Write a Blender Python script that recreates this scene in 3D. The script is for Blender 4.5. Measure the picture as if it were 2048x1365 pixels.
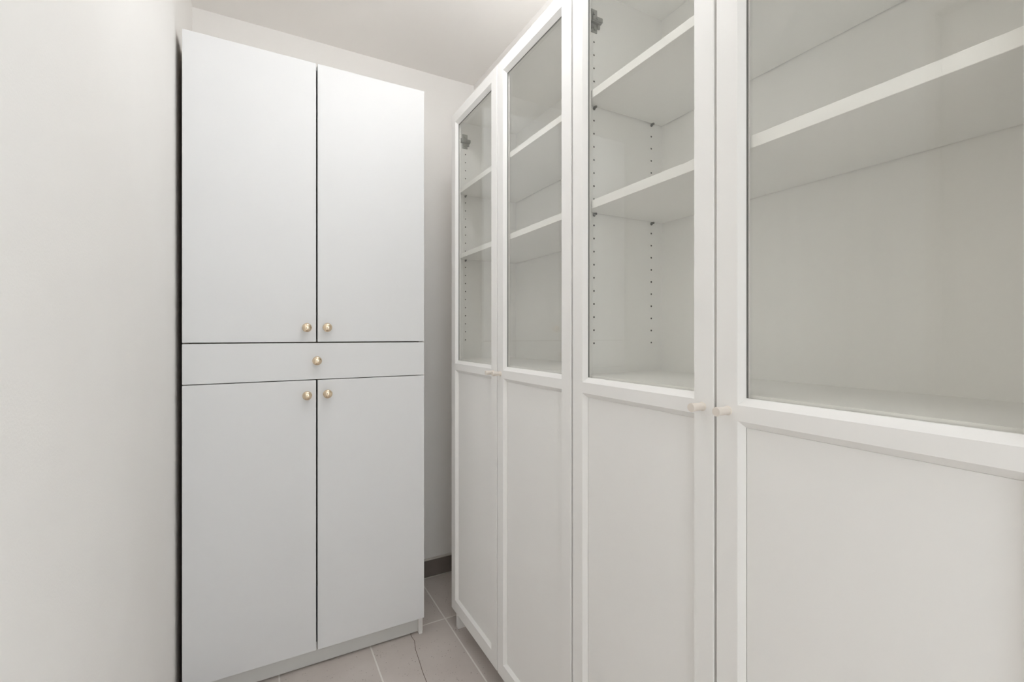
import bpy, bmesh, math, random
from mathutils import Vector, Matrix

random.seed(4)
for o in list(bpy.data.objects):
    bpy.data.objects.remove(o, do_unlink=True)
SC = bpy.context.scene
COL = SC.collection

# ------------------------------------------------------------------ camera
# the room: X runs to the right along the back wall, Y towards the back wall
cd = bpy.data.cameras.new('camera')
cam = bpy.data.objects.new('camera', cd)
COL.objects.link(cam)
cd.sensor_fit = 'HORIZONTAL'
cd.sensor_width = 36.0
cd.lens = 925.45 * 36.0 / 2048.0
cd.shift_y = -13.1 / 2048.0
cd.clip_start = 0.02
cam.location = (0, 0, 1.161)
cam.rotation_euler = (math.pi / 2, 0, -0.5005)
SC.camera = cam

# ------------------------------------------------------------------ light and exposure
world = bpy.data.worlds.new('world')
SC.world = world
world.use_nodes = True
world.node_tree.nodes['Background'].inputs['Color'].default_value = (0.90, 0.97, 1.07, 1)
world.node_tree.nodes['Background'].inputs['Strength'].default_value = 7.4
LAMP_POS = (0.43, 0.92)
LAMP_STRENGTH = 16.8
LAMP_COLOR = (0.98, 0.995, 1.02)
vs = SC.view_settings
vs.view_transform = 'Standard'
vs.look = 'None'
vs.gamma = 1.0
vs.use_curve_mapping = False
vs.exposure = 0.10
cy = SC.cycles
cy.max_bounces = 20
cy.diffuse_bounces = 12
cy.glossy_bounces = 6
cy.transparent_max_bounces = 24

# room numbers (metres)
RX = 0.9501      # right wall
LX = -0.2235     # left wall of the nook
BY = 2.139       # back wall
HC = 2.415       # ceiling
LE = 0.565        # near edge of the doorway in the left wall
DY0 = -0.30      # other side of the doorway in the left wall
RY = -3.40       # wall behind the camera, with an added dark door
NY0, NY1 = -3.10, -1.40   # added fill-light window in the right wall, behind the camera

# ------------------------------------------------------------------ helpers
def obj(name, me, mat, parent=None, loc=(0, 0, 0)):
    o = bpy.data.objects.new(name, me)
    COL.objects.link(o)
    if mat is not None and len(me.materials) == 0:
        me.materials.append(mat)
    o.location = loc
    if parent is not None:
        o.parent = parent
    return o

def tag(o, label=None, cat=None, group=None, kind=None):
    if label: o['label'] = label
    if cat: o['category'] = cat
    if group: o['group'] = group
    if kind: o['kind'] = kind
    return o

def empty(name, loc, rz=0.0):
    o = bpy.data.objects.new(name, None)
    COL.objects.link(o)
    o.location = loc
    o.rotation_euler = (0, 0, rz)
    o.empty_display_size = 0.1
    return o

def mesh_from(name, verts, faces, smooth=False):
    me = bpy.data.meshes.new(name)
    me.from_pydata([tuple(v) for v in verts], [], faces)
    me.validate()
    bm = bmesh.new(); bm.from_mesh(me)
    bmesh.ops.remove_doubles(bm, verts=bm.verts, dist=1e-6)
    bmesh.ops.recalc_face_normals(bm, faces=bm.faces)
    bm.to_mesh(me); bm.free()
    if smooth:
        for p in me.polygons: p.use_smooth = True
    return me

def box_mesh(name, x0, x1, y0, y1, z0, z1, bevel=0.0, seg=2):
    bm = bmesh.new()
    bmesh.ops.create_cube(bm, size=1.0)
    for v in bm.verts:
        v.co = Vector(((x0 + x1) / 2 + v.co.x * (x1 - x0), (y0 + y1) / 2 + v.co.y * (y1 - y0), (z0 + z1) / 2 + v.co.z * (z1 - z0)))
    if bevel > 0:
        bmesh.ops.bevel(bm, geom=bm.edges[:], offset=bevel, segments=seg, profile=0.5, affect='EDGES')
    me = bpy.data.meshes.new(name)
    bm.to_mesh(me); bm.free()
    return me

def box(name, b, mat, parent=None, bevel=0.0):
    return obj(name, box_mesh(name, *b, bevel=bevel), mat, parent)

def boxes_mesh(name, bs):
    bm = bmesh.new()
    for (x0, x1, y0, y1, z0, z1) in bs:
        r = bmesh.ops.create_cube(bm, size=1.0)
        for v in r['verts']:
            v.co = Vector(((x0 + x1) / 2 + v.co.x * (x1 - x0), (y0 + y1) / 2 + v.co.y * (y1 - y0), (z0 + z1) / 2 + v.co.z * (z1 - z0)))
    me = bpy.data.meshes.new(name)
    bm.to_mesh(me); bm.free()
    return me

def lathe_mesh(name, prof, n=32, axis='y', sharp=False):
    """profile [(radius, along)] swept round an axis; along grows towards -axis for 'y'"""
    verts, faces = [], []
    for (r, a) in prof:
        for i in range(n):
            t = 2 * math.pi * i / n
            if axis == 'y': verts.append((r * math.cos(t), -a, r * math.sin(t)))
            else: verts.append((r * math.cos(t), r * math.sin(t), a))
    m = len(prof)
    for k in range(m - 1):
        for i in range(n):
            j = (i + 1) % n
            faces.append((k * n + i, k * n + j, (k + 1) * n + j, (k + 1) * n + i))
    faces.append(tuple(range(n)))
    faces.append(tuple((m - 1) * n + i for i in range(n)))
    me = mesh_from(name, verts, faces, smooth=not sharp)
    if not sharp:
        me.set_sharp_from_angle(angle=math.radians(40))
    return me

# ------------------------------------------------------------------ materials
def new_mat(name):
    m = bpy.data.materials.new(name)
    m.use_nodes = True
    nt = m.node_tree
    return m, nt, nt.nodes['Principled BSDF']

def paint(name, col, rough=0.5, var=0.03, scale=6.0, bump=0.0, bscale=220.0, spec=0.5, warm=0.0):
    """painted or laminated surface: slight tone drift plus a fine relief"""
    m, nt, b = new_mat(name)
    N, L = nt.nodes, nt.links
    tc = N.new('ShaderNodeTexCoord')
    no = N.new('ShaderNodeTexNoise')
    no.inputs['Scale'].default_value = scale
    no.inputs['Detail'].default_value = 5
    L.new(tc.outputs['Object'], no.inputs['Vector'])
    cr = N.new('ShaderNodeValToRGB')
    cr.color_ramp.elements[0].position = 0.3
    cr.color_ramp.elements[1].position = 0.7
    cr.color_ramp.elements[0].color = (col[0] * (1 - var), col[1] * (1 - var - warm), col[2] * (1 - var - 2 * warm), 1)
    cr.color_ramp.elements[1].color = (col[0], col[1], col[2], 1)
    L.new(no.outputs['Fac'], cr.inputs['Fac'])
    L.new(cr.outputs['Color'], b.inputs['Base Color'])
    b.inputs['Roughness'].default_value = rough
    b.inputs['Specular IOR Level'].default_value = spec
    if bump > 0:
        n2 = N.new('ShaderNodeTexNoise')
        n2.inputs['Scale'].default_value = bscale
        n2.inputs['Detail'].default_value = 3
        L.new(tc.outputs['Object'], n2.inputs['Vector'])
        bp = N.new('ShaderNodeBump')
        bp.inputs['Strength'].default_value = bump
        bp.inputs['Distance'].default_value = 0.002
        L.new(n2.outputs['Fac'], bp.inputs['Height'])
        L.new(bp.outputs['Normal'], b.inputs['Normal'])
    return m

def metal(name, col, rough=0.25):
    m, nt, b = new_mat(name)
    b.inputs['Base Color'].default_value = (*col, 1)
    b.inputs['Metallic'].default_value = 1.0
    no = nt.nodes.new('ShaderNodeTexNoise'); no.inputs['Scale'].default_value = 40
    mr = nt.nodes.new('ShaderNodeMapRange')
    mr.inputs['To Min'].default_value = rough * 0.8
    mr.inputs['To Max'].default_value = rough * 1.25
    nt.links.new(no.outputs['Fac'], mr.inputs['Value'])
    nt.links.new(mr.outputs['Result'], b.inputs['Roughness'])
    return m

def pane_material(name, tint, marks=0.0, tiny=1.0):
    """clear pane: clear see-through plus a mirror layer by angle, with faint wiped streaks"""
    m = bpy.data.materials.new(name)
    m.use_nodes = True
    nt = m.node_tree
    N, L = nt.nodes, nt.links
    for n in list(N): N.remove(n)
    out = N.new('ShaderNodeOutputMaterial')
    tr = N.new('ShaderNodeBsdfTransparent'); tr.inputs['Color'].default_value = (*tint, 1)
    gl = N.new('ShaderNodeBsdfGlossy'); gl.inputs['Roughness'].default_value = 0.0
    geo = N.new('ShaderNodeNewGeometry')
    ior = N.new('ShaderNodeMapRange')
    ior.inputs['To Min'].default_value = 1.5
    ior.inputs['To Max'].default_value = 1 / 1.5
    L.new(geo.outputs['Backfacing'], ior.inputs['Value'])
    fr = N.new('ShaderNodeFresnel')
    L.new(ior.outputs['Result'], fr.inputs['IOR'])
    mx = N.new('ShaderNodeMixShader')
    L.new(fr.outputs['Fac'], mx.inputs['Fac'])
    L.new(tr.outputs['BSDF'], mx.inputs[1])
    L.new(gl.outputs['BSDF'], mx.inputs[2])
    last = mx
    if marks > 0:
        tc = N.new('ShaderNodeTexCoord')
        mp = N.new('ShaderNodeMapping'); mp.inputs['Scale'].default_value = (22, 22, 1.6)
        L.new(tc.outputs['Object'], mp.inputs['Vector'])
        no = N.new('ShaderNodeTexNoise'); no.inputs['Scale'].default_value = 1.6; no.inputs['Detail'].default_value = 6
        L.new(mp.outputs['Vector'], no.inputs['Vector'])
        mr = N.new('ShaderNodeMapRange')
        mr.inputs['From Min'].default_value = 0.52; mr.inputs['From Max'].default_value = 0.8
        mr.inputs['To Max'].default_value = marks
        L.new(no.outputs['Fac'], mr.inputs['Value'])
        df = N.new('ShaderNodeBsdfDiffuse'); df.inputs['Color'].default_value = (0.8, 0.8, 0.78, 1)
        m2 = N.new('ShaderNodeMixShader')
        L.new(mr.outputs['Result'], m2.inputs['Fac'])
        L.new(mx.outputs['Shader'], m2.inputs[1])
        L.new(df.outputs['BSDF'], m2.inputs[2])
        last = m2
    L.new(last.outputs['Shader'], out.inputs['Surface'])
    return m

def tile_material():
    m, nt, b = new_mat('floor_tile')
    N, L = nt.nodes, nt.links
    tc = N.new('ShaderNodeTexCoord')
    no = N.new('ShaderNodeTexNoise'); no.inputs['Scale'].default_value = 5; no.inputs['Detail'].default_value = 8
    L.new(tc.outputs['Object'], no.inputs['Vector'])
    cr = N.new('ShaderNodeValToRGB')
    cr.color_ramp.elements[0].position = 0.3; cr.color_ramp.elements[0].color = (0.560, 0.505, 0.475, 1)
    cr.color_ramp.elements[1].position = 0.72; cr.color_ramp.elements[1].color = (0.650, 0.598, 0.565, 1)
    L.new(no.outputs['Fac'], cr.inputs['Fac'])
    # dark fleck
    vo = N.new('ShaderNodeTexVoronoi'); vo.inputs['Scale'].default_value = 105
    L.new(tc.outputs['Object'], vo.inputs['Vector'])
    fl = N.new('ShaderNodeMapRange')
    fl.inputs['From Min'].default_value = 0.10; fl.inputs['From Max'].default_value = 0.24
    fl.inputs['To Min'].default_value = 1.0; fl.inputs['To Max'].default_value = 0.0
    L.new(vo.outputs['Distance'], fl.inputs['Value'])
    n3 = N.new('ShaderNodeTexNoise'); n3.inputs['Scale'].default_value = 30
    L.new(tc.outputs['Object'], n3.inputs['Vector'])
    th = N.new('ShaderNodeMapRange'); th.inputs['From Min'].default_value = 0.5; th.inputs['From Max'].default_value = 0.62
    th.inputs['To Max'].default_value = 0.9
    L.new(n3.outputs['Fac'], th.inputs['Value'])
    mu = N.new('ShaderNodeMath'); mu.operation = 'MULTIPLY'
    L.new(fl.outputs['Result'], mu.inputs[0]); L.new(th.outputs['Result'], mu.inputs[1])
    mix = N.new('ShaderNodeMix'); mix.data_type = 'RGBA'
    L.new(mu.outputs[0], mix.inputs['Factor'])
    L.new(cr.outputs['Color'], mix.inputs[6])
    mix.inputs[7].default_value = (0.20, 0.165, 0.145, 1)
    L.new(mix.outputs[2], b.inputs['Base Color'])
    b.inputs['Roughness'].default_value = 0.55
    bp = N.new('ShaderNodeBump'); bp.inputs['Strength'].default_value = 0.15; bp.inputs['Distance'].default_value = 0.001
    L.new(no.outputs['Fac'], bp.inputs['Height'])
    L.new(bp.outputs['Normal'], b.inputs['Normal'])
    return m

def emit_material(name, col, strength):
    m = bpy.data.materials.new(name); m.use_nodes = True
    nt = m.node_tree
    b = nt.nodes['Principled BSDF']
    b.inputs['Base Color'].default_value = (0.9, 0.9, 0.88, 1)
    b.inputs['Emission Color'].default_value = (*col, 1)
    b.inputs['Emission Strength'].default_value = strength
    return m

M = {}
M['wall'] = paint('wall_paint', (0.890, 0.878, 0.860), 0.75, 0.025, 3.0, 0.12, 260, 0.3, 0.004)
M['ceiling'] = paint('ceiling_paint', (0.890, 0.872, 0.852), 0.85, 0.02, 2.0, 0.08, 200, 0.2, 0.003)
M['melamine'] = paint('white_melamine', (0.797, 0.803, 0.810), 0.50, 0.008, 4.0, 0.0, 0, 0.35)
M['cab_edge'] = paint('cabinet_side_melamine', (0.80, 0.79, 0.77), 0.45, 0.01, 4.0)
M['dark_side'] = paint('cabinet_dark_brown', (0.30, 0.25, 0.20), 0.7, 0.1, 12.0)  # dark brown for the left side, back and inner shelves
M['plinth'] = paint('plinth_grey_white', (0.70, 0.70, 0.68), 0.5, 0.03, 5.0)
M['lacquer'] = paint('white_foil_door', (0.850, 0.842, 0.825), 0.50, 0.01, 5.0, 0.0, 0, 0.35)
M['book_white'] = paint('bookcase_foil', (0.890, 0.886, 0.872), 0.45, 0.01, 5.0)
M['knob_cream'] = paint('cream_lacquer_knob', (0.76, 0.70, 0.635), 0.45, 0.01, 40.0)
M['glass'] = pane_material('bookcase_glass', (0.992, 0.992, 0.981), 0.008)
M['fill_window_glass'] = pane_material('fill_window_glass', (0.97, 0.98, 0.97))
M['raw_board_dark'] = paint('raw_board_hole_shade', (0.055, 0.042, 0.030), 0.9, 0.2, 200)  # raw board in the pin holes, with the hole shade put into its colour
M['seal_shade'] = paint('seal_shadow_grey', (0.16, 0.16, 0.15), 0.6, 0.05, 30)  # dark grey stands in for the shadow line of the glass gasket
M['brass'] = metal('satin_brass', (0.80, 0.66, 0.49), 0.16)
M['steel'] = metal('nickel_hinge', (0.36, 0.37, 0.35), 0.35)
M['pin'] = metal('shelf_pin_steel', (0.22, 0.22, 0.21), 0.4)
M['tile'] = tile_material()
M['grout'] = paint('grout', (0.86, 0.83, 0.79), 0.9, 0.08, 30, 0.3, 300, 0.2)
M['skirt'] = paint('skirting_tile', (0.215, 0.185, 0.165), 0.5, 0.25, 9, 0.0)
M['caulk'] = paint('caulk_line', (0.60, 0.57, 0.53), 0.7, 0.1, 40)
M['door'] = paint('beige_door_paint', (0.72, 0.68, 0.63), 0.5, 0.02, 5)
M['dark_wood'] = paint('dark_stained_wood', (0.07, 0.048, 0.035), 0.5, 0.35, 7)
M['marks'] = paint('crack_strip', (0.17, 0.13, 0.10), 0.95, 0.3, 60)  # dark brown for the strip under the tile crack
M['trim'] = paint('white_trim', (0.80, 0.79, 0.76), 0.4, 0.01, 5)
M['foot'] = paint('white_plastic_glide', (0.86, 0.85, 0.83), 0.4, 0.01, 40)
M['lamp_glass'] = emit_material('lamp_diffuser', LAMP_COLOR, LAMP_STRENGTH)

# ------------------------------------------------------------------ structure
T = 0.12
def struct(name, b, mat, label):
    return tag(box(name, b, mat), label, None, None, 'structure')

floor = struct('floor', (LX - T, RX + T, RY - T, BY + T, -0.12, -0.0007), M['grout'], 'grey-beige tiled floor with pale grout lines')
struct('ceiling', (LX - T, RX + T, RY - T, BY + T, HC, HC + 0.1), M['ceiling'], 'plain off-white painted ceiling')
struct('wall_back', (LX - T, RX + T, BY, BY + T, 0, HC), M['wall'], 'off-white painted wall behind the tall cabinet')
NZ0, NZ1 = 0.45, 2.25
tag(obj('wall_right', boxes_mesh('wall_right', [(RX, RX + T, NY1, BY, 0, HC), (RX, RX + T, RY - T, NY0, 0, HC), (RX, RX + T, NY0, NY1, 0, NZ0), (RX, RX + T, NY0, NY1, NZ1, HC)]), M['wall']),
    'off-white painted wall behind the glass bookcases', None, None, 'structure')
DH = 2.04
me = boxes_mesh('wall_left', [(LX - T, LX, LE, BY, 0, HC), (LX - T, LX, RY - T, DY0, 0, HC), (LX - T, LX, DY0, LE, DH, HC)])
tag(obj('wall_left', me, M['wall']), 'off-white painted wall at the left beside the camera', None, None, 'structure')
# closed door in the left wall, just outside the frame
dr = tag(box('door_1', (LX - 0.075, LX - 0.035, DY0 + 0.022, LE - 0.022, 0.006, DH - 0.022), M['door'], bevel=0.002),
         'closed beige interior door in the left wall, out of frame', None, None, 'structure')
obj('door_frame', boxes_mesh('door_frame', [(LX - T, LX, DY0, DY0 + 0.020, 0, DH), (LX - T, LX, LE - 0.020, LE, 0, DH), (LX - T, LX, DY0 + 0.020, LE - 0.020, DH - 0.020, DH)]), M['door'], dr)
hd = obj('door_handle', lathe_mesh('door_handle', [(0.024, 0), (0.024, 0.006), (0.010, 0.010), (0.010, 0.035), (0.022, 0.042), (0.026, 0.055), (0.018, 0.066), (0.0005, 0.07)], 24), M['steel'], dr, (LX - 0.035, DY0 + 0.09, 1.0))
hd.rotation_euler = (0, 0, math.pi / 2)
def window(name, axis, at, out, a0, a1, z0, z1, mull, label):
    """white frame with panes in an opening; axis = direction the opening runs along, at = inner face, out = sign outwards"""
    def B(p0, p1, q0, q1, z0_, z1_):          # p along the opening, q depth from the inner face outwards
        d0, d1 = sorted((at + out * q0, at + out * q1))
        return (p0, p1, d0, d1, z0_, z1_) if axis == 'x' else (d0, d1, p0, p1, z0_, z1_)
    fr = 0.05
    bs = [B(a0, a1, 0.04, 0.09, z0, z0 + fr), B(a0, a1, 0.04, 0.09, z1 - fr, z1),
          B(a0, a0 + fr, 0.04, 0.09, z0 + fr, z1 - fr), B(a1 - fr, a1, 0.04, 0.09, z0 + fr, z1 - fr)]
    cuts = [a0 + fr] + sum([[m - 0.03, m + 0.03] for m in mull], []) + [a1 - fr]
    for m in mull: bs.append(B(m - 0.03, m + 0.03, 0.04, 0.09, z0 + fr, z1 - fr))
    w = tag(obj(name, boxes_mesh(name, bs), M['trim']), label, None, None, 'structure')
    for k in range(0, len(cuts), 2):
        box('fill_window_pane', B(cuts[k], cuts[k + 1], 0.063, 0.068, z0 + fr, z1 - fr), M['fill_window_glass'], w)
    pl = bpy.data.lights.new('fill_window_portal', 'AREA')
    pl.shape = 'RECTANGLE'
    po = bpy.data.objects.new('fill_window_portal', pl); COL.objects.link(po)
    if axis == 'x':
        pl.size, pl.size_y = a1 - a0, z1 - z0
        po.location = ((a0 + a1) / 2, at + out * 0.10, (z0 + z1) / 2)
        po.rotation_euler = (math.pi / 2, 0, 0) if out < 0 else (-math.pi / 2, 0, 0)
    else:
        pl.size, pl.size_y = z1 - z0, a1 - a0
        po.location = (at + out * 0.10, (a0 + a1) / 2, (z0 + z1) / 2)
        po.rotation_euler = (0, -math.pi / 2, 0) if out < 0 else (0, math.pi / 2, 0)
    pl.cycles.is_portal = True
window('fill_window', 'y', RX, 1, NY0, NY1, NZ0, NZ1, [(NY0 + NY1) / 2], 'wide white framed window added for fill daylight behind the camera, out of frame')  # unseen opening, added to let in daylight as fill
# wall behind the camera; dark door added as a dark reflection for the brass knobs
EX0, EX1 = -0.17, 0.65
tag(obj('wall_rear', boxes_mesh('wall_rear', [(LX, EX0, RY - T, RY, 0, HC), (EX1, RX, RY - T, RY, 0, HC), (EX0, EX1, RY - T, RY, DH, HC)]), M['wall']),
    'off-white wall behind the camera, out of frame', None, None, 'structure')
d2 = tag(box('knob_reflection_door', (EX0 + 0.022, EX1 - 0.022, RY - 0.075, RY - 0.035, 0.006, DH - 0.022), M['dark_wood'], bevel=0.002),
         'unseen dark brown door added behind the camera for the knobs to reflect', None, None, 'structure')
obj('door_frame', boxes_mesh('door_frame', [(EX0, EX0 + 0.020, RY - T, RY, 0, DH), (EX1 - 0.020, EX1, RY - T, RY, 0, DH), (EX0 + 0.020, EX1 - 0.020, RY - T, RY, DH - 0.020, DH)]), M['dark_wood'], d2)
hd = obj('door_handle', hd.data, M['steel'], d2, (EX0 + 0.09, RY - 0.035, 1.0))
hd.rotation_euler = (0, 0, math.pi)

# floor tiles: 30 x 61 cm, laid lengthways towards the back wall
GX, GY, PX, PY, G = 0.6675, 1.789, 0.3035, 0.607, 0.0055
tile_cache = {}
def tile(x0, x1, y0, y1):
    w, h = round(x1 - x0, 4), round(y1 - y0, 4)
    if (w, h) not in tile_cache:
        me = box_mesh('tile', 0, w, 0, h, -0.009, 0, bevel=0.0005, seg=1)
        me.materials.append(M['tile'])
        tile_cache[(w, h)] = me
    o = obj('tile', tile_cache[(w, h)], M['tile'], floor, (x0, y0, 0))
    return o
ix0 = math.floor((LX - GX) / PX); ix1 = math.ceil((RX - GX) / PX)
iy0 = math.floor((RY - GY) / PY); iy1 = math.ceil((BY - GY) / PY)
for i in range(ix0, ix1):
    for j in range(iy0, iy1):
        x0 = max(GX + i * PX + G / 2, LX); x1 = min(GX + (i + 1) * PX - G / 2, RX)
        y0 = max(GY + j * PY + G / 2, RY); y1 = min(GY + (j + 1) * PY - G / 2, BY)
        if x1 - x0 < 0.004 or y1 - y0 < 0.004: continue
        if i == -1 and j == -1:
            # the broken tile: two shards either side of a jagged crack
            ck = [(0.520, y1), (0.514, 1.745), (0.517, 1.715), (0.506, 1.665), (0.500, 1.60), (0.494, 1.545), (0.491, 1.49), (0.481, 1.42), (0.476, 1.33), (0.462, 1.25), (0.458, y0)]
            for side in (0, 1):
                g = 0.0011 * (1 if side else -1)
                poly = [(x + g, y) for x, y in ck]
                poly = poly + ([(x0, y0), (x0, y1)] if side == 0 else [(x1, y0), (x1, y1)])
                n = len(poly)
                vv = [(x - x0, y - y0, 0) for x, y in poly] + [(x - x0, y - y0, -0.009) for x, y in poly]
                ff = [tuple(range(n)), tuple(range(2 * n - 1, n - 1, -1))] + [(k, (k + 1) % n, n + (k + 1) % n, n + k) for k in range(n)]
                o = obj('tile_shard', mesh_from('tile_shard', vv, ff), M['tile'], floor, (x0, y0, 0))
                o['label'] = 'piece of a cracked floor tile'
            n = len(ck)
            vv = [(x - 0.0022, y, -0.0004) for x, y in ck] + [(x + 0.0022, y, -0.0004) for x, y in ck] + [(x - 0.0022, y, -0.002) for x, y in ck] + [(x + 0.0022, y, -0.002) for x, y in ck]
            ff = [(k, k + 1, n + k + 1, n + k) for k in range(n - 1)] + [(2 * n + k, 2 * n + k + 1, 3 * n + k + 1, 3 * n + k) for k in range(n - 1)]
            cdt = obj('crack_strip', mesh_from('crack_strip', vv, ff), M['marks'], floor); cdt['label'] = 'dark brown strip along the crack in the tile'
            continue
        tile(x0, x1, y0, y1)

# tiled skirting
SK = 0.082
bb = tag(box('baseboard_back', (0.57, RX, BY - 0.011, BY, 0.0, SK), M['skirt'], bevel=0.001), 'dark brown-grey tile skirting along the back wall', None, None, 'structure')
box('caulk_bead', (0.57, RX, BY - 0.014, BY, SK, SK + 0.006), M['caulk'], bb, 0.0015)
box('grout_bead', (0.57, RX, BY - 0.016, BY - 0.0112, 0.0, 0.004), M['caulk'], bb, 0.001)
b2 = tag(box('baseboard_left', (LX, LX + 0.011, LE, 1.70, 0.0, SK), M['skirt'], bevel=0.001), 'dark tile skirting along the left wall, below the frame', None, None, 'structure')
box('caulk_bead', (LX, LX + 0.014, LE, 1.70, SK, SK + 0.006), M['caulk'], b2, 0.0015)

# ------------------------------------------------------------------ tall white cabinet
CX, CY, CW = -0.2068, 1.7231, 0.7648
CZ0, CZ1, CG1, CG2 = 0.0716, 2.0965, 1.1334, 1.0052
CD = BY - 0.006 - CY
cab = tag(empty('tall_cabinet', (CX, CY, 0)), 'tall plain white four-door cabinet with a middle drawer and brass knobs', 'cabinet')
DT = 0.018
PT = 0.016
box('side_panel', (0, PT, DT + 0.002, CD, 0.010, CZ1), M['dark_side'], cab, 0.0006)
box('side_panel', (CW - PT, CW, DT + 0.002, CD, 0.010, CZ1), M['cab_edge'], cab, 0.0006)
for x in (0, CW - PT):
    box('foot', (x + 0.001, x + PT - 0.001, DT + 0.001, DT + 0.05, 0.0, 0.011), M['foot'], cab, 0.002)
    box('foot', (x + 0.001, x + PT - 0.001, CD - 0.05, CD - 0.002, 0.0, 0.011), M['foot'], cab, 0.002)
box('top_panel', (PT, CW - PT, DT + 0.002, CD, CZ1 - 0.016, CZ1), M['cab_edge'], cab)
box('bottom_panel', (PT, CW - PT, DT + 0.002, CD - 0.004, CZ0 + 0.001, CZ0 + 0.017), M['cab_edge'], cab)
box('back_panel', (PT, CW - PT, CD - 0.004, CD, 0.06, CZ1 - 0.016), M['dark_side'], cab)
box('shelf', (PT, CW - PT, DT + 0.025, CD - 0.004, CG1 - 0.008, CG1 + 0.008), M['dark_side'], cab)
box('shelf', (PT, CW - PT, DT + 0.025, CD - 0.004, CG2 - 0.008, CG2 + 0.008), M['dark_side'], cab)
box('plinth', (PT, CW - PT, 0.034, 0.050, 0.005, CZ0 + 0.001), M['plinth'], cab)

knob_prof = [(0.0085, 0.0), (0.0085, 0.0015), (0.0065, 0.004), (0.006, 0.010), (0.0085, 0.0135), (0.0130, 0.0165), (0.0151, 0.0195),
             (0.0155, 0.0220), (0.0150, 0.0245), (0.0134, 0.0270), (0.0108, 0.0289), (0.0075, 0.0301), (0.0038, 0.0307), (0.0004, 0.0309)]
KNOB = lathe_mesh('knob', knob_prof, 40, 'y')
KNOB.materials.append(M['brass'])
half = CW / 2
VG = 0.0026    # half of the gap between two leaves
for (x0, x1, z0, z1, kx, kz, lb) in (
        (0.0005, half - VG, CG1 + 0.0020, CZ1, 0.142 - CX, 1.184, 'upper left door'),
        (half + VG, CW - 0.0005, CG1 + 0.0020, CZ1, 0.207 - CX, 1.185, 'upper right door'),
        (0.0005, half - VG, CZ0, CG2 - 0.0015, 0.143 - CX, 0.954, 'lower left door'),
        (half + VG, CW - 0.0005, CZ0, CG2 - 0.0015, 0.208 - CX, 0.956, 'lower right door')):
    d = box('door', (x0, x1, 0, DT, z0, z1), M['melamine'], cab, 0.0012)
    d['label'] = lb + ' of the tall white cabinet'
    k = obj('knob', KNOB, M['brass'], d, (kx, 0, kz)); k['label'] = 'round satin brass knob'
d = box('drawer_front', (0.0005, CW - 0.0005, 0, DT, CG2 + 0.0012, CG1 - 0.0020), M['melamine'], cab, 0.0012)
k = obj('knob', KNOB, M['brass'], d, (0.174 - CX, 0, 1.071)); k['label'] = 'round satin brass knob'

# ------------------------------------------------------------------ glass-door bookcases
# local axes: x along the front (towards the camera), y into the depth, z up
BX0, BY0, PHI = 0.6673, 1.7185, -0.0016
UW, BD = 0.80, 0.281           # unit width, depth from door front to the back panel
CF = 0.0205                    # front of the carcass behind the door front
SP = 0.018
BZ = 2.020
DW, DTH = 0.3965, 0.019        # door leaf
DZ0, DZ1 = 0.0856, 2.021
FW, BV, BVD = 0.0390, 0.0080, 0.0105
OPEN = [((1.0490, 1.9850), (1.0600, 1.9740)), ((0.1302, 1.0240), (0.1357, 1.0135))]

def stile_mesh(right=False):
    v, f = [], []
    def q(*pts):
        n = len(v)
        for (s, d, z) in pts: v.append(((DW - s) if right else s, d, z))
        f.append((n, n + 1, n + 2, n + 3))
    r = 0.0012
    q((r, 0, DZ0), (FW, 0, DZ0), (FW, 0, DZ1), (r, 0, DZ1))
    q((0, r, DZ0), (r, 0, DZ0), (r, 0, DZ1), (0, r, DZ1))
    q((0, r, DZ0), (0, DTH, DZ0), (0, DTH, DZ1), (0, r, DZ1))
    q((0, DTH, DZ0), (FW + BV, DTH, DZ0), (FW + BV, DTH, DZ1), (0, DTH, DZ1))
    q((0, r, DZ0), (FW, 0, DZ0), (FW, DTH, DZ0), (0, DTH, DZ0))
    q((0, r, DZ1), (FW, 0, DZ1), (FW, DTH, DZ1), (0, DTH, DZ1))
    for (a, b_), (c, e) in OPEN:
        q((FW, 0, a), (FW, 0, b_), (FW + BV, BVD, e), (FW + BV, BVD, c))
        q((FW + BV, BVD, c), (FW + BV, BVD, e), (FW + BV, DTH, e), (FW + BV, DTH, c))
    return mesh_from('stile', v, f)

def rail_mesh(za, zb, lo=None, hi=None):
    """flat front between the stiles; lo / hi = inner edge heights of the mitred bevels below / above"""
    v, f = [], []
    def q(*pts):
        n = len(v); v.extend(pts); f.append((n, n + 1, n + 2, n + 3))
    a, b_ = FW, DW - FW
    c, e = FW + BV, DW - FW - BV
    q((a, 0, za), (b_, 0, za), (b_, 0, zb), (a, 0, zb))
    zl, zh = za, zb
    if lo is not None:
        q((a, 0, za), (b_, 0, za), (e, BVD, lo), (c, BVD, lo))
        q((c, BVD, lo), (e, BVD, lo), (e, DTH, lo), (c, DTH, lo)); zl = lo
    else:
        q((a, 0, za), (b_, 0, za), (b_, DTH, za), (a, DTH, za))
    if hi is not None:
        q((a, 0, zb), (b_, 0, zb), (e, BVD, hi), (c, BVD, hi))
        q((c, BVD, hi), (e, BVD, hi), (e, DTH, hi), (c, DTH, hi)); zh = hi
    else:
        q((a, 0, zb), (b_, 0, zb), (b_, DTH, zb), (a, DTH, zb))
    q((c, DTH, zl), (e, DTH, zl), (e, DTH, zh), (c, DTH, zh))
    return mesh_from('rail', v, f)

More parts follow.
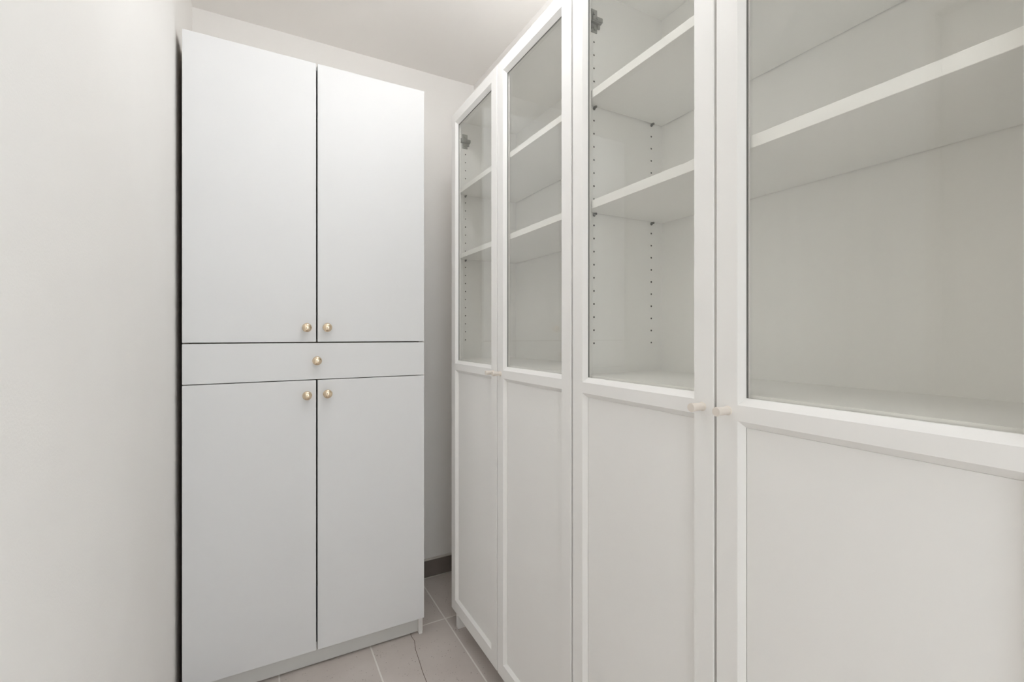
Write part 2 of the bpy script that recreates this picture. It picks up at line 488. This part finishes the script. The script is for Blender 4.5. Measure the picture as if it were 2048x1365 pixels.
STILE_L, STILE_R = stile_mesh(False), stile_mesh(True)
RAIL_TOP = rail_mesh(1.9850, DZ1, lo=1.9740)
RAIL_MID = rail_mesh(1.0240, 1.0490, lo=1.0135, hi=1.0600)
RAIL_BOT = rail_mesh(DZ0, 0.1302, hi=0.1357)
for me in (STILE_L, STILE_R, RAIL_TOP, RAIL_MID, RAIL_BOT): me.materials.append(M['lacquer'])
gx0, gx1 = FW + BV + 0.0003, DW - FW - BV - 0.0003
GLASS = box_mesh('glass_pane', gx0, gx1, 0.0126, 0.0166, 1.0603, 1.9737); GLASS.materials.append(M['glass'])
PANEL = box_mesh('lower_panel', gx0 + 0.0008, gx1 + 0.0020, 0.0107, 0.0150, 0.1360, 1.0132); PANEL.materials.append(M['lacquer'])
SEAL_SHADE = boxes_mesh('seal_shade_strip', [(gx0, gx0 + 0.0022, 0.0108, 0.0124, 1.0603, 1.9737),
                                 (gx0 + 0.0022, gx1, 0.0108, 0.0124, 1.9717, 1.9737)])
SEAL_SHADE.materials.append(M['seal_shade'])
BKNOB = lathe_mesh('knob', [(0.0078, 0.0), (0.0078, 0.0012), (0.0066, 0.002), (0.0066, 0.0045), (0.0068, 0.018), (0.0074, 0.0275), (0.0070, 0.0290), (0.0002, 0.0291)], 28, 'y')
BKNOB.materials.append(M['knob_cream'])

def side_panel_mesh(right=False):
    """slab with real shelf-pin holes bored into its inner face"""
    v, f, raw = [], [], []
    def V(x, y, z):
        v.append(((UW - x) if right else x, y, z)); return len(v) - 1
    def q(*pts):
        f.append(tuple(V(*p) for p in pts))
    y0, y1, z0, z1 = CF, BD + 0.004, 0.0, BZ
    q((0, y0, z0), (SP, y0, z0), (SP, y0, z1), (0, y0, z1))
    q((0, y1, z0), (SP, y1, z0), (SP, y1, z1), (0, y1, z1))
    q((0, y0, z0), (0, y1, z0), (0, y1, z1), (0, y0, z1))
    q((0, y0, z0), (SP, y0, z0), (SP, y1, z0), (0, y1, z0))
    q((0, y0, z1), (SP, y0, z1), (SP, y1, z1), (0, y1, z1))
    zs = [1.1395 + 0.032 * k for k in range(24)] + [0.30 + 0.032 * k for k in range(19)]
    zs.sort()
    cw = 0.008
    cols = [0.052, 0.2425]
    ys = [y0, cols[0] - cw, cols[0] + cw, cols[1] - cw, cols[1] + cw, y1]
    for k in (0, 2, 4):
        q((SP, ys[k], z0), (SP, ys[k + 1], z0), (SP, ys[k + 1], z1), (SP, ys[k], z1))
    hr = 0.0024
    for c in cols:
        prev = z0
        for z in zs:
            q((SP, c - cw, prev), (SP, c + cw, prev), (SP, c + cw, z - cw), (SP, c - cw, z - cw))
            prev = z + cw
            sq = [V(SP, c - cw, z - cw), V(SP, c + cw, z - cw), V(SP, c + cw, z + cw), V(SP, c - cw, z + cw)]
            oc, od = [], []
            for i in range(8):
                t = math.radians(-157.5 + 45 * i)
                oc.append(V(SP, c + hr * math.cos(t), z + hr * math.sin(t)))
                od.append(V(SP - 0.009, c + hr * math.cos(t), z + hr * math.sin(t)))
            for i in range(4):
                f.append((sq[i], oc[2 * i], oc[2 * i + 1]))
                f.append((sq[i], oc[2 * i + 1], oc[(2 * i + 2) % 8], sq[(i + 1) % 4]))
            for i in range(8):
                j = (i + 1) % 8
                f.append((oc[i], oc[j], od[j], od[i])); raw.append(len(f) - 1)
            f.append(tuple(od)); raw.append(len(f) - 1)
        q((SP, c - cw, prev), (SP, c + cw, prev), (SP, c + cw, z1), (SP, c - cw, z1))
    me = bpy.data.meshes.new('side_panel')
    me.from_pydata(v, [], f)
    me.materials.append(M['book_white']); me.materials.append(M['raw_board_dark'])
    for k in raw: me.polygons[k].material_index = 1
    bm = bmesh.new(); bm.from_mesh(me)
    bmesh.ops.remove_doubles(bm, verts=bm.verts, dist=1e-6)
    bmesh.ops.recalc_face_normals(bm, faces=bm.faces)
    bm.to_mesh(me); bm.free()
    return me

SIDE_L, SIDE_R = side_panel_mesh(False), side_panel_mesh(True)

def hinge_mesh(right=False):
    """mounting plate, raised arm with its screws, cup boss towards the door"""
    bm = bmesh.new()
    def bxx(x0, x1, y0, y1, z0, z1, bev=0.0008):
        r = bmesh.ops.create_cube(bm, size=1.0)
        for vv in r['verts']:
            vv.co = Vector(((x0 + x1) / 2 + vv.co.x * (x1 - x0), (y0 + y1) / 2 + vv.co.y * (y1 - y0), (z0 + z1) / 2 + vv.co.z * (z1 - z0)))
    def screw(y, z, x, r, h):
        c = bmesh.ops.create_cone(bm, cap_ends=True, segments=14, radius1=r, radius2=r * 0.9, depth=h)
        for vv in c['verts']:
            vv.co = Vector((x + vv.co.z + h / 2, y + vv.co.x, z + vv.co.y))
    bxx(0, 0.0022, 0.038, 0.060, -0.028, 0.028)                       # plate
    bxx(0.0022, 0.0100, 0.026, 0.068, -0.0075, 0.0070)                # arm
    bxx(0.0100, 0.0125, 0.040, 0.069, -0.0055, 0.0050)                # clip over the arm
    bxx(0.0022, 0.0060, 0.058, 0.066, -0.018, -0.0075)
    bxx(0.0022, 0.0070, 0.040, 0.0425, -0.022, -0.010)
    bxx(0.0022, 0.0070, 0.040, 0.0425, 0.009, 0.022)
    screw(0.050, 0.0185, 0.0022, 0.0045, 0.003)
    screw(0.052, -0.0185, 0.0022, 0.0050, 0.003)
    screw(0.052, 0.0, 0.0125, 0.0034, 0.002)
    if right:
        for vv in bm.verts: vv.co.x = -vv.co.x
        bmesh.ops.reverse_faces(bm, faces=bm.faces)
    me = bpy.data.meshes.new('hinge'); bm.to_mesh(me); bm.free()
    return me
HINGE_L, HINGE_R = hinge_mesh(), hinge_mesh(True)
for me in (HINGE_L, HINGE_R): me.materials.append(M['steel'])

def pin_mesh(right=False):
    bm = bmesh.new()
    c = bmesh.ops.create_cone(bm, cap_ends=True, segments=10, radius1=0.0029, radius2=0.0029, depth=0.009)
    for vv in c['verts']: vv.co = Vector((0.0045 + vv.co.z, vv.co.x, -0.003 + vv.co.y))
    c = bmesh.ops.create_cone(bm, cap_ends=True, segments=10, radius1=0.0038, radius2=0.0038, depth=0.0012)
    for vv in c['verts']: vv.co = Vector((0.0008 + vv.co.z, vv.co.x, -0.0045 + vv.co.y))
    if right:
        for vv in bm.verts: vv.co.x = -vv.co.x
        bmesh.ops.reverse_faces(bm, faces=bm.faces)
    me = bpy.data.meshes.new('shelf_pin'); bm.to_mesh(me); bm.free()
    me.materials.append(M['pin'])
    return me
PIN_L, PIN_R = pin_mesh(), pin_mesh(True)

def bookcase(s0, shelves, label, dz):
    c, sn = math.cos(PHI), math.sin(PHI)
    e = tag(empty('glass_door_bookcase', (BX0 + s0 * sn, BY0 - s0 * c, 0), -math.pi / 2 + PHI), label, 'bookcase', 'white bookcases with half-glass doors')
    sl = obj('side_panel', SIDE_L, None, e); sr = obj('side_panel', SIDE_R, None, e)
    obj('hinge', HINGE_L, None, sl, (SP, 0, 1.9255)); obj('hinge', HINGE_R, None, sr, (UW - SP, 0, 1.9255))
    obj('hinge', HINGE_L, None, sl, (SP, 0, 0.20)); obj('hinge', HINGE_R, None, sr, (UW - SP, 0, 0.20))
    y1 = BD + 0.004
    box('top_panel', (SP, UW - SP, CF, BD, BZ - 0.018, BZ), M['book_white'], e)
    box('bottom_panel', (SP, UW - SP, CF, BD, 0.087, 0.105), M['book_white'], e)
    box('fixed_shelf', (SP, UW - SP, CF, BD, 1.046, 1.0645), M['book_white'], e)
    box('back_panel', (SP, UW - SP, BD, y1, 0.087, BZ), M['book_white'], e)
    box('plinth', (SP, UW - SP, 0.235, 0.250, 0.004, 0.087), M['book_white'], e)
    for (zb, th) in shelves:
        sh = box('shelf', (SP + 0.0022, UW - SP - 0.0022, CF + 0.0005, BD - 0.003, zb, zb + th), M['book_white'], e, 0.0008)
        for y in (0.052, 0.2425):
            obj('shelf_pin', PIN_L, None, sh, (SP, y, zb)); obj('shelf_pin', PIN_R, None, sh, (UW - SP, y, zb))
    for k, (off, kx) in enumerate(((0.001, DW - 0.022), (0.4025, 0.022))):
        d = obj('door', STILE_L, None, e, (off, 0, 0))
        d['label'] = ('far' if k == 0 else 'near') + ' half-glass door of the bookcase'
        obj('stile', STILE_R, None, d)
        obj('top_rail', RAIL_TOP, None, d); obj('middle_rail', RAIL_MID, None, d); obj('bottom_rail', RAIL_BOT, None, d)
        g = obj('glass_pane', GLASS, None, d); g['label'] = 'clear glass pane'
        obj('seal_shade_strip', SEAL_SHADE, None, d)
        obj('lower_panel', PANEL, None, d)
        kb = obj('knob', BKNOB, None, d, (kx, 0, 1.038)); kb['label'] = 'small cream cylindrical knob'
    return e

bookcase(0.0, [(1.713, 0.018), (1.458, 0.018)], 'white bookcase with half-glass doors standing in the corner by the back wall', 0)
bookcase(0.805, [(1.717, 0.019), (1.457, 0.020)], 'white bookcase with half-glass doors nearest the camera at the right edge', 0)

# ------------------------------------------------------------------ ceiling lamp (above the frame)
lamp = tag(empty('ceiling_lamp', (LAMP_POS[0], LAMP_POS[1], HC)), 'white globe ceiling lamp on a short stem, just above the frame', 'ceiling lamp')
obj('lamp_base', lathe_mesh('lamp_base', [(0.060, 0.0), (0.062, -0.004), (0.060, -0.018), (0.030, -0.024), (0.014, -0.028), (0.014, -0.058), (0.034, -0.062), (0.036, -0.074)], 40, 'z'), M['trim'], lamp)
LR, LC = 0.105, -0.170
obj('lamp_globe', lathe_mesh('lamp_globe', [(LR * math.sin(math.radians(t)), LC + LR * math.cos(math.radians(t))) for t in (19, 30, 45, 60, 75, 90, 105, 120, 135, 150, 163, 173, 179.5)], 40, 'z'), M['lamp_glass'], lamp)
